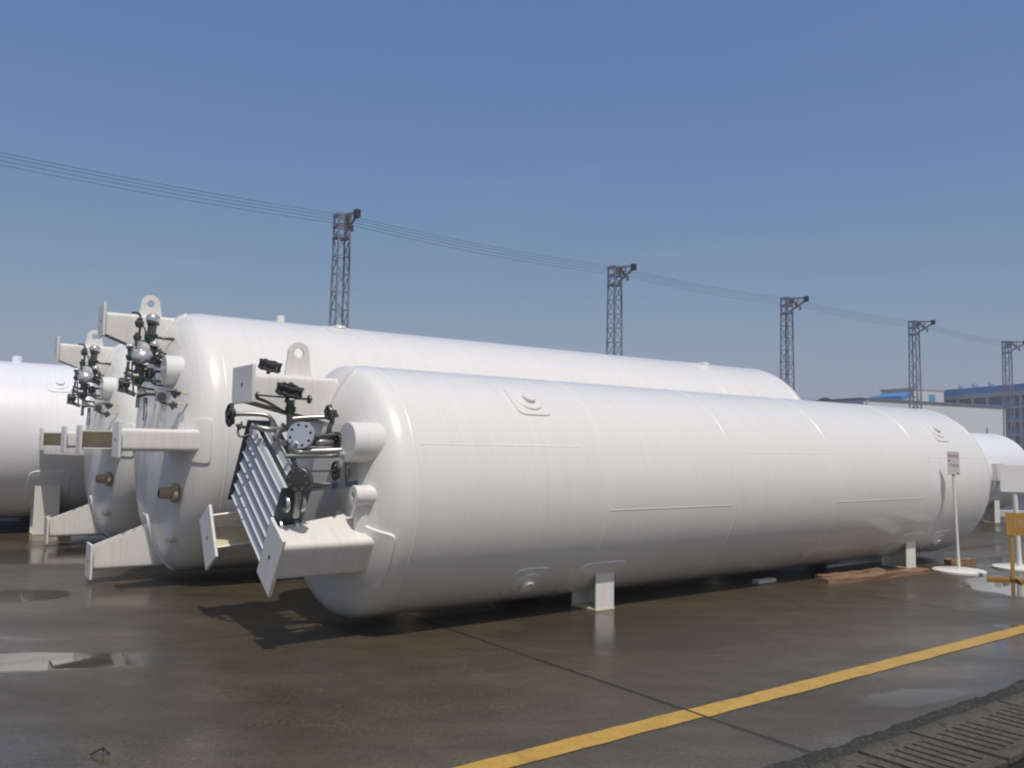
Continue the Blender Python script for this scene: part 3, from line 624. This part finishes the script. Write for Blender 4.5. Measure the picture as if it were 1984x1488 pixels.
# ================= right background tank
t5=Tank('storage_tank',.95,6.93,18.12,1.2385,.9885,7.0,.45,'cool_white_paint','bluish white tank beyond the far end of the nearest tank, at the right edge')
t5.shell(seams=(2,4))
for s0 in (1.2,5.6):
    for sg in (1,-1): t5.saddle(s0,s0+.25,.4,.75,sg)
MB().box(t5.P(5.3,1.0,.02),(.22,.25,.38)).build('valve_cabinet','bracket',t5.root,bevel=.01)
MB().box(t5.P(5.05,1.02,.02),(.10,.2,.42)).build('cabinet_bracket','leg_paint',t5.root,bevel=.01)
for i,(x,y,l) in enumerate(((13.3,22.9,1.3),(12.9,23.6,1.4))):
    tag(MB().box((0,0,.09),(l,.2,.18)).build('concrete_sleeper','concrete_light',bevel=.015),
        ('pale sleeper on the ground behind the far end of the nearest tank','pale sleeper lying one step behind the other pale sleeper')[i],'sleeper','pale sleepers behind the nearest tank').location=(x,y,0)

# ================= ground
g=MB(); g.add([(-900,-300,0),(900,-300,0),(900,1500,0),(-900,1500,0)],[(0,1,2,3)])
tag(g.build('ground','yard',smooth=False),kind='structure')
def sheet(pts,z): return MB().add([(p[0],-p[1],z) for p in pts],[tuple(range(len(pts)))])
# yellow line, in stretches broken at the slab joint
rnd=random.Random(3)
def ragged(s0,s1,v0,v1,step=.12,j=.006):
    n=max(2,int((s1-s0)/step)); a=[(s0+(s1-s0)*i/n,v0+rnd.uniform(-j,j)) for i in range(n+1)]; b=[(s1-(s1-s0)*i/n,v1+rnd.uniform(-j,j)) for i in range(n+1)]
    return a+b
lm=MB()
for a,b,va in ((-14,.60,3.545),(.625,40,3.56)):
    p=ragged(a,b,va,va+.165); lm.add([(x,-y,.004) for x,y in p],[tuple(range(len(p)))])
tag(yobj(lm,'yellow_line','line_yellow',smooth=False),kind='structure')
jm=MB()
def jline(p,q,w):
    p=Vector(p);q=Vector(q); n=60; d=(q-p).normalized(); nn=Vector((-d.y,d.x)); L=[];Rr=[]
    off=0
    for i in range(n+1):
        c=p+(q-p)*i/n; off=off*.8+rnd.uniform(-.004,.004); ww=w*rnd.uniform(.6,1.3)/2
        L.append(c+nn*(off+ww)); Rr.append(c+nn*(off-ww))
    pts=L+Rr[::-1]; m=len(pts); base=len(jm.v)
    jm.add([(a.x,-a.y,.007) for a in pts],[(i,i+1,m-2-i,m-1-i) for i in range(n)])
jline((.60,-30),(.61,4.46),.014); jline((-12,0.02),(12,-.04),.008); jline((5.7,-2),(5.7,4.5),.010); jline((-4.4,-30),(-4.4,4.5),.012); jline((10.8,-30),(10.8,4.5),.012)
jline((11,0),(60,-1),.02); jline((15.9,-30),(15.9,4.5),.03); jline((21,-30),(21,4.5),.03)
tag(yobj(jm,'slab_joint','joint',smooth=False),kind='structure')
def blob(pts,z=.0035,sub=4,j=.03):
    out=[];n=len(pts)
    for i in range(n):
        a,b=Vector(pts[i]),Vector(pts[(i+1)%n]); pa,pb=Vector(pts[i-1]),Vector(pts[(i+2)%n])
        for k in range(sub):
            t=k/sub; p=.5*((2*a)+(b-pa)*t+(2*pa-5*a+4*b-pb)*t*t+(3*a-pa-3*b+pb)*t**3); out.append((p.x+rnd.uniform(-j,j),p.y+rnd.uniform(-j,j)))
    return sheet(out,z)
# broken edge of the slab beside the drain, and the rough concrete beyond it
def rough(s0,s1,v0,v1,h,seed,nm,m):
    r=random.Random(seed); ns=int((s1-s0)/.035); nv=max(3,int((v1-v0)/.03)); vs=[]
    for i in range(ns+1):
        e=.012*math.sin(i*.17)+.010*math.sin(i*.53)+r.uniform(-.006,.006)
        for k in range(nv+1):
            v=v0+(v1-v0)*k/nv; edge=k in(0,nv); vs.append((s0+(s1-s0)*i/ns+r.uniform(-.01,.01),-(v+e),-.01 if edge else h*(.45+.25*math.sin(i*.21+seed)+r.uniform(-.25,.3))))
    mb=MB().add(vs,[(i*(nv+1)+k,(i+1)*(nv+1)+k,(i+1)*(nv+1)+k+1,i*(nv+1)+k+1) for i in range(ns) for k in range(nv)])
    return tag(yobj(mb,nm,m,ang=60),kind='structure')
rough(-3,9,4.455,4.64,.026,1,'broken_slab_edge','broken_edge')
rough(-3,9,5.20,5.55,.024,2,'rough_concrete','broken_edge')
tag(yobj(sheet([(-3,4.62),(9,4.62),(9,5.22),(-3,5.22)],.003),'drain_slot_shade','joint',smooth=False),kind='structure')  # flat sheet: shade of the open drain below the slots, painted near-black
tag(yobj(sheet([(-3,5.54),(9,5.54),(9,9),(-3,9)],.003),'rough_ground','drain_concrete',smooth=False),kind='structure')
# drain covers
LBL=['slotted concrete drain cover at the bottom right, %s from the bottom edge'%w for w in ('nearest','second','third','fourth','fifth','sixth')]
cv=MB(); W=.535; D=.54
cv.box((W/2,-.055,.014),(W,.11,.034)); cv.box((W/2,-D+.045,.014),(W,.09,.034))
xs=[0]+[.075+i*.083 for i in range(6)]; 
bars=[]; x=0
for i in range(5):
    c=.09+i*.089; bars.append((x,c-.013)); x=c+.013
bars.append((x,W))
for a,b in bars: cv.box(((a+b)/2,-.11-(D-.20)/2,.014),(b-a,D-.20,.034))
k=0; proto=None
for i in range(6):
    s=.22+i*.55
    if proto is None: o=proto=cv.build('drain_cover','drain_concrete',smooth=False); 
    else: o=proto.copy(); COL.objects.link(o)
    o.location=Y(s,4.645+rnd.uniform(-.006,.006),rnd.uniform(.003,.009)); o.rotation_euler=(rnd.uniform(-.01,.01),rnd.uniform(-.01,.01),RZ+rnd.uniform(-.012,.012))
    tag(o,LBL[i],'drain cover','slotted drain covers in a row along the slab edge')

# ================= small things on the ground
def beam_on(s0,v0,s1,v1,w,h,name,m,label,cat,z=0,wob=.012):
    a=Vector((s0,-v0)); b=Vector((s1,-v1)); n=10; vs=[]; d=(b-a).normalized(); nn=Vector((-d.y,d.x)); r=random.Random(name+str(s0))
    for i in range(n+1):
        c=a+(b-a)*i/n
        for sx,sz in ((-1,0),(1,0),(1,1),(-1,1)):
            p=c+nn*(sx*w/2+r.uniform(-wob,wob)); vs.append((p.x,p.y,z+(sz*h+(r.uniform(-wob,wob) if sz else 0))))
    fs=[(i*4+j,i*4+(j+1)%4,(i+1)*4+(j+1)%4,(i+1)*4+j) for i in range(n) for j in range(4)]+[(0,1,2,3),(n*4,n*4+1,n*4+2,n*4+3)]
    return tag(yobj(MB().add(vs,fs),name,m,smooth=False),label,cat)
tb=beam_on(5.95,1.02,8.16,1.16,.14,.068,'timber_baulk','timber','reddish brown timber on wet ground before the far foot of the nearest tank','timber')
beam_on(6.3,.72,7.7,.80,.12,.05,'timber_plank','timber','dark thin plank lying behind the reddish brown timber','timber')
beam_on(9.05,1.05,9.45,1.22,.16,.12,'timber_block','timber','short brown wood block behind the round sign base','timber')
tag(yobj(MB().tube([(7.3,-.20,.032),(9.5,-.22,.032)],.028,14),'ground_glint_strip','white_post'),'thin white strip added as a bright reflection on wet ground under the nearest tank','pipe')  # added white tube, stands in for a bright reflection on the wet ground
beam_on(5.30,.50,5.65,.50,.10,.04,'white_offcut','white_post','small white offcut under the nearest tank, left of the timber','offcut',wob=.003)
tw=MB().tube([(0,0,.02),(.06,.02,.05),(.11,-.01,.03)],.006,6).tube([(.06,.02,.05),(.04,.05,.02)],.004,6)
tw=tag(tw.build('dry_twig','iron'),'small dark bent twig on the concrete at the bottom left','twig'); tw.location=(-2.19,4.55,-.012); tw.rotation_euler=(0,0,-.1); tw.scale=(1,1,1)

# ================= signs
def round_base(r,h): return MB().lathe([(r,0),(r,h*.55),(r-.02,h*.8),(.05,h),(.001,h)],(0,0,0),(0,0,1),44)
def text_mesh(s,size,m,parent,loc,rot,name='lettering'):
    cu=bpy.data.curves.new(name,'FONT'); cu.body=s; cu.size=size; cu.align_x='CENTER'; cu.align_y='CENTER'; cu.extrude=.0006; cu.space_line=1.0
    o=bpy.data.objects.new(name,cu); COL.objects.link(o); dg=bpy.context.evaluated_depsgraph_get(); me=bpy.data.meshes.new_from_object(o.evaluated_get(dg)); bpy.data.objects.remove(o)
    me.materials.clear(); me.materials.append(MATS[m]); n=bpy.data.objects.new(name,me); COL.objects.link(n); n.parent=parent; n.location=loc; n.rotation_euler=rot; return n
def face(x,y): return math.atan2(-y,-x)+math.pi/2     # turn so local -Y looks back at the camera side
s1=empty('sign_stand',(6.38,12.04,0),face(6.38,12.04)+.18,label='thin white post with a narrow red-lettered plate on a round base',cat='sign')
round_base(.345,.045).build('round_base','white_post',s1)
MB().tube([(0,0,.03),(-.045,0,1.38)],.020,14).build('post','white_post',s1)
MB().box((-.045,-.03,1.535),(.155,.006,.335),Matrix.Rotation(-.03,3,'Y')).build('sign_plate','sign_face',s1,bevel=.001)
p=s1.children[-1] if False else [c for c in s1.children if c.name.startswith('sign_plate')][0]
text_mesh('待检区',.048,'sign_red',p,(-.045,-.0345,1.635),(math.pi/2,0,0)); text_mesh('产品区',.044,'sign_red',p,(-.042,-.0345,1.50),(math.pi/2,0,0))
b=MB()
for x,z in ((-.098,1.572),(.012,1.392),(-.055,1.372)): b.lathe([(.009,0),(.009,.006),(.003,.009)],(x,-.033,z),(0,-1,0),10)
b.build('bolt_heads','hole',p)
s2=empty('sign_stand',(7.5,12.47,0),face(7.5,12.47)+.1,label='white post with a large blank square white board on a round base',cat='sign')
round_base(.36,.045).build('round_base','white_post',s2)
MB().tube([(0,0,.03),(-.04,0,1.30)],.033,14).build('post','white_post',s2)
MB().box((-.02,-.04,1.32),(.40,.012,.40),Matrix.Rotation(-.01,3,'Y')).build('board','board_white',s2,bevel=.002)
s3=empty('warning_board',(6.69,11.28,0),face(6.69,11.28)+.25,label='yellow board on yellow legs with a bar foot at the right edge',cat='sign')
bd=MB().box((.33,-.012,.745),(.80,.012,.30)).build('board','yellow_sign',s3,bevel=.002)
for x in (0,.66): MB().bar((x,0,.02),(x,0,.89),.045,.02,up=(0,1,0)).build('leg','yellow_sign',s3,bevel=.002)
MB().bar((-.30,.02,.02),(.85,.02,.02),.035,.035).build('foot_bar','yellow_sign',s3); MB().bar((.05,-.2,.02),(.05,.30,.02),.03,.03).build('foot_bar','yellow_sign',s3)
text_mesh('围区重地',.135,'sign_pale',bd,(.30,-.019,.755),(math.pi/2,0,0))

# ================= lattice masts
H=13.6
def mast():
    r=empty('lattice_mast',(0,0,0))
    w0,w1=.40,.30
    for sx in(-1,1):
        for sy in(-1,1): MB().bar((sx*w0,sy*w0,0),(sx*w1,sy*w1,H),.085,.085).build('leg','mast',r,smooth=False)
    b=MB(); n=13
    for k in range(n):
        z0=.2+(H-1.4)*k/n; z1=.2+(H-1.4)*(k+1)/n
        a=w0+(w1-w0)*z0/H; c=w0+(w1-w0)*z1/H
        for q in range(4):
            A=[(-1,-1),(1,-1),(1,1),(-1,1)][q]; B=[(-1,-1),(1,-1),(1,1),(-1,1)][(q+1)%4]
            if k%2: b.bar((A[0]*a,A[1]*a,z0),(B[0]*c,B[1]*c,z1),.042,.025)
            else: b.bar((B[0]*a,B[1]*a,z0),(A[0]*c,A[1]*c,z1),.042,.025)
            b.bar((A[0]*a,A[1]*a,z0),(B[0]*a,B[1]*a,z0),.045,.03)
    b.build('bracing','mast',r,smooth=False)
    hb=MB(); 
    for z in (H,H-.55,H-1.15):
        for q in range(4):
            A=[(-1,-1),(1,-1),(1,1),(-1,1)][q]; B=[(-1,-1),(1,-1),(1,1),(-1,1)][(q+1)%4]; hb.bar((A[0]*w1*1.1,A[1]*w1*1.1,z),(B[0]*w1*1.1,B[1]*w1*1.1,z),.10,.14)
    hb.box((w1,0,H-.35),(.03,.5,.5)); hb.bar((w1,-.3,H-1.1),(w1,.3,H-.6),.05); hb.bar((-.3,w1,H-1.1),(.3,w1,H-.1),.05)
    hb.build('head_frame','mast',r,smooth=False)
    a=MB(); L=1.75
    a.bar((0,-.3,H-.02),(0,-L,H-.18),.09,.12); a.bar((0,-.3,H-1.05),(0,-L,H-.32),.09,.12); a.bar((0,-1.0,H-.1),(0,-1.0,H-.68),.06)
    ar=a.build('cross_arm','mast',r,smooth=False)
    for v,z in WIRES: MB().lathe([(.05,-.16),(.10,-.12),(.05,-.08),(.10,-.02),(.05,.03),(.10,.09),(.04,.16)],(0,-v,H+z),(0,0,1),10).build('insulator','insulator',ar)
    i=MB().box((0,-L,H-.25),(.25,.3,.4)).build('arm_end_block','iron',r,smooth=False)
    return r
WIRES=[(.6,-.26),(.8,-.46),(.95,-.66),(1.2,-.90)]
MP=[(-25.6,31.2),(-9.0,43.0),(6.65,54.4),(21.3,64.6),(36.2,75.0),(51.9,87.4),(66.9,98.3)]
ML=[None,'lattice mast standing tallest behind the middle of the tallest tank','second lattice mast from the left, behind the middle of the nearest tank','third lattice mast from the left, beside the far end of the tallest tank','fourth lattice mast from the left, in front of the white warehouse wall','lattice mast nearest the right edge, in front of the blue-roofed block',None]
pm=mast(); first=True
for i,(x,y) in enumerate(MP):
    if ML[i] is None: continue
    r=pm if first else copy_tree(pm); first=False
    r.location=(x,y,0); r.rotation_euler=(0,0,RZ); tag(r,ML[i],'lattice mast','lattice masts in a line behind the tanks')
WL=['topmost','second highest','second lowest','lowest']
for k,(v,z) in enumerate(WIRES):
    m=MB(); pts=[]
    for i in range(len(MP)-1):
        a=Vector((*MP[i],H+z-(-.1 if i==0 else 0))); b=Vector((*MP[i+1],H+z)); off=Vector((math.cos(AZ1),-math.sin(AZ1),0))*v
        for j in range(14):
            u=j/14; pts.append(a+(b-a)*u+off+Vector((0,0,-(.20+.02*k)*4*u*(1-u)+.16)))
    m.tube(pts,.0095,6)
    tag(m.build('overhead_wire','wire'),WL[k]+' of the wires strung along the lattice masts','wire','wires strung along the lattice masts')

# ================= buildings
def wall_box(name,m,parent,a,b,depth,z0,z1,out=0,**k):
    """box whose front runs from a to b, going back by depth (to the left of a->b)"""
    a=Vector((*a,0)); b=Vector((*b,0)); d=(b-a).normalized(); n=Vector((-d.y,d.x,0))
    p=[a-n*out,b-n*out,b+n*depth,a+n*depth]
    return MB().hexa([q+Vector((0,0,z0)) for q in p]+[q+Vector((0,0,z1)) for q in p]).build(name,m,parent,smooth=False,**k)
A=Vector((40.4,96)); B=Vector((64,108.5))
w=empty('warehouse',(0,0,0),label='long low white warehouse with plain cladding behind the masts at the right',cat='building')
wall_box('wall','wall_white',w,A,B,25,0,7.95)
d=(B-A).normalized(); n=Vector((-d.y,d.x))
wall_box('roof_trim','roof_dark',w,A-d*.3,B+d*.3,25.3,7.96,8.06,.2)
f=lambda t:A+d*t
wall_box('downpipe','roof_dark',w,f(22.6),f(22.75),.1,1,5.2,.12)
wall_box('vent','window_dark',w,f(24),f(25.4),.1,3.7,4.3,.08)
wall_box('downpipe','wall_grey',w,f(.35),f(.6),.1,0,7.9,.12)
w2=empty('long_shed',(0,0,0),label='low dark-roofed shed with a blue end, left of the white warehouse',cat='building')
wall_box('wall','wall_grey',w2,(38,131),(56,137),12,0,9.4)
wall_box('roof','roof_dark',w2,(37,130.5),(52.0,135.5),13,9.41,9.9)
wall_box('blue_fascia','blue_roof',w2,(50.2,134.6),(53.5,135.9),1,8.6,9.5,.5)
MB().lathe([(.9,0),(.9,.7),(.3,.9)],(50.2,134,9.6),(0,0,1),14).build('roof_fan','iron',w2)
w3=empty('blue_shed',(0,0,0),label='blue roof end sloping up beside the white stair block',cat='building')
bp=[(68,150),(77.2,161)]
p=[Vector((70.6,151.3,0)),Vector((73.4,152.8,0)),Vector((70.2,159,0)),Vector((67.4,157.5,0))]
MB().hexa(p+[p[0]+Vector((0,0,11.4)),p[1]+Vector((0,0,12.1)),p[2]+Vector((0,0,12.1)),p[3]+Vector((0,0,11.4))]).build('wall','wall_grey',w3,smooth=False)
MB().hexa([q+Vector((0,0,z)) for q,z in zip(p,(11.41,12.11,12.11,11.41))]+[q+Vector((0,0,z)) for q,z in zip(p,(12.2,13.0,13.0,12.2))]).build('roof','blue_roof',w3,smooth=False)
# stair block and the four-storey block with a blue roof
st=empty('stair_block',(0,0,0),label='small white stair block with a light blue window left of the blue-roofed block',cat='building')
wall_box('wall','wall_white',st,(84.0,175),(92.5,179),8,0,15.2); wall_box('roof_trim','wall_grey',st,(83.8,174.9),(92.7,179.1),8.2,15.21,15.6,.1)
wf=wall_box('window','cyan_panel',st,(88.3,177.0),(90.0,177.8),.2,12.6,14.4,.06)
bk=empty('office_block',(0,0,0),label='multi-storey block with bright blue roof band, white columns and blue spandrels',cat='building')
P0=Vector((95.5,185)); P1=Vector((100.9,165)); dd=(P0-P1).normalized(); P1=P1-dd*16; Lb=(P0-P1).length
pt=lambda t:P1+dd*t
def fb(name,m,t0,t1,dep,z0,z1,out=0): # front faces the camera side (left of building line)
    a=pt(t1);b=pt(t0); return wall_box(name,m,bk,a,b,dep,z0,z1,out)
fb('wall','concrete_light',0,Lb,14,0,14.2)
fb('fascia','concrete_light',-.2,Lb+.2,.3,13.7,14.6,.55)
fb('roof','blue_roof',-.6,Lb+.6,14.5,14.61,15.9,.7)
nb=int(Lb/4)
for fl,zb in enumerate((1.0,3.9,6.8,9.7,12.4-.05)):
    if fl==4: 
        continue
for zf in (11.35,8.6,5.85,3.1): fb('floor_slab','concrete_light',0,Lb,.1,zf-.18,zf+.2,.42)
for i in range(nb+1):
    t=min(Lb-.25,i*4.0+.3); fb('column','concrete_light',t-.28,t+.28,.1,0,13.69,.38)
for zf,zt in ((11.35,13.69),(8.6,11.17),(5.85,8.42),(3.1,5.67)):
    for i in range(nb):
        t=i*4.0+.3
        wv=fb('window','window_dark',t+.35,t+3.65,.05,zf+.21,zt-.02,.04)
        wall_box('spandrel','blue_panel',wv,pt(t+3.62),pt(t+.38),.05,zf+.21,zf+1.05,.12)
for i,t in enumerate((25.5,29.7,33.5)):
    MB().lathe([(.35,0),(.35,.25),(.62,.55),(.62,.8),(.35,1.1),(.01,1.2)],(*(pt(t)+Vector((1.5,0))),15.91),(0,0,1),14).build('roof_ventilator','steel_bright',bk)
# ================= greenery at the right edge
def crown(seed,R0,hh,n,leaf):
    r=random.Random(seed); m=MB(); cl=[]
    for _ in range(26):
        a=r.uniform(0,2*math.pi); q=R0*math.sqrt(r.random()); cl.append((q*math.cos(a),q*math.sin(a),hh*(.25+.7*r.random()*(1-.5*(q/R0)**2)),r.uniform(.22,.42)*R0))
    for _ in range(n):
        c=r.choice(cl); d=Vector((r.gauss(0,1),r.gauss(0,1),r.gauss(0,1))).normalized()*c[3]*r.random()**.4; p=Vector(c[:3])+d
        x=Vector((r.gauss(0,1),r.gauss(0,1),r.gauss(0,1))).normalized()*leaf; y=x.orthogonal().normalized()*leaf*.5
        m.add([p-x,p+y,p+x,p-y],[(0,1,2,3)])
    return m
for i,(x,y,r0,hh,lab) in enumerate(((38.9,60.5,1.5,3.7,'dense green bushy tree at the right edge behind the bluish white tank'),(46.2,73,2.0,3.2,'dark low bush just left of the green tree, in front of the blocks'))):
    tr=empty('bushy_tree',(x,y,0),label=lab,cat='tree')
    MB().tube([(0,0,0),(.05,.02,.9),(0,.1,1.8)],.12,8,r1=.05).tube([(0,0,.8),(.5,.2,1.8)],.05,6,r1=.02).tube([(0,0,.9),(-.5,-.2,1.9)],.05,6,r1=.02).build('trunk','bark',tr)
    crown(i,r0,hh,5200,.075).build('crown','leaf',tr,smooth=False)
# dark steel pallet under the leftmost tank
pl=empty('steel_pallet',(-9.6,15.6,0),.62,label='dark blue steel pallet on the ground under the leftmost tank',cat='pallet')
for k in (-.4,0,.4): MB().box((0,k,.05),(2.6,.1,.1)).build('bearer','navy',pl)
MB().box((0,0,.135),(2.6,1.0,.06)).build('deck','navy',pl,bevel=.01)
# ================= hazy air
m=bpy.data.materials.new('haze_air'); m.use_nodes=True; nt=m.node_tree; nt.nodes.clear(); out=nt.nodes.new('ShaderNodeOutputMaterial'); pv=nt.nodes.new('ShaderNodeVolumePrincipled')
pv.inputs['Color'].default_value=(.80,.86,.95,1); pv.inputs['Density'].default_value=.0014; pv.inputs['Anisotropy'].default_value=.1
nt.links.new(pv.outputs[0],out.inputs['Volume']); MATS['haze_air']=m
tag(MB().box((20,120,9.5),(400,330,21)).build('haze','haze_air',smooth=False),kind='stuff')
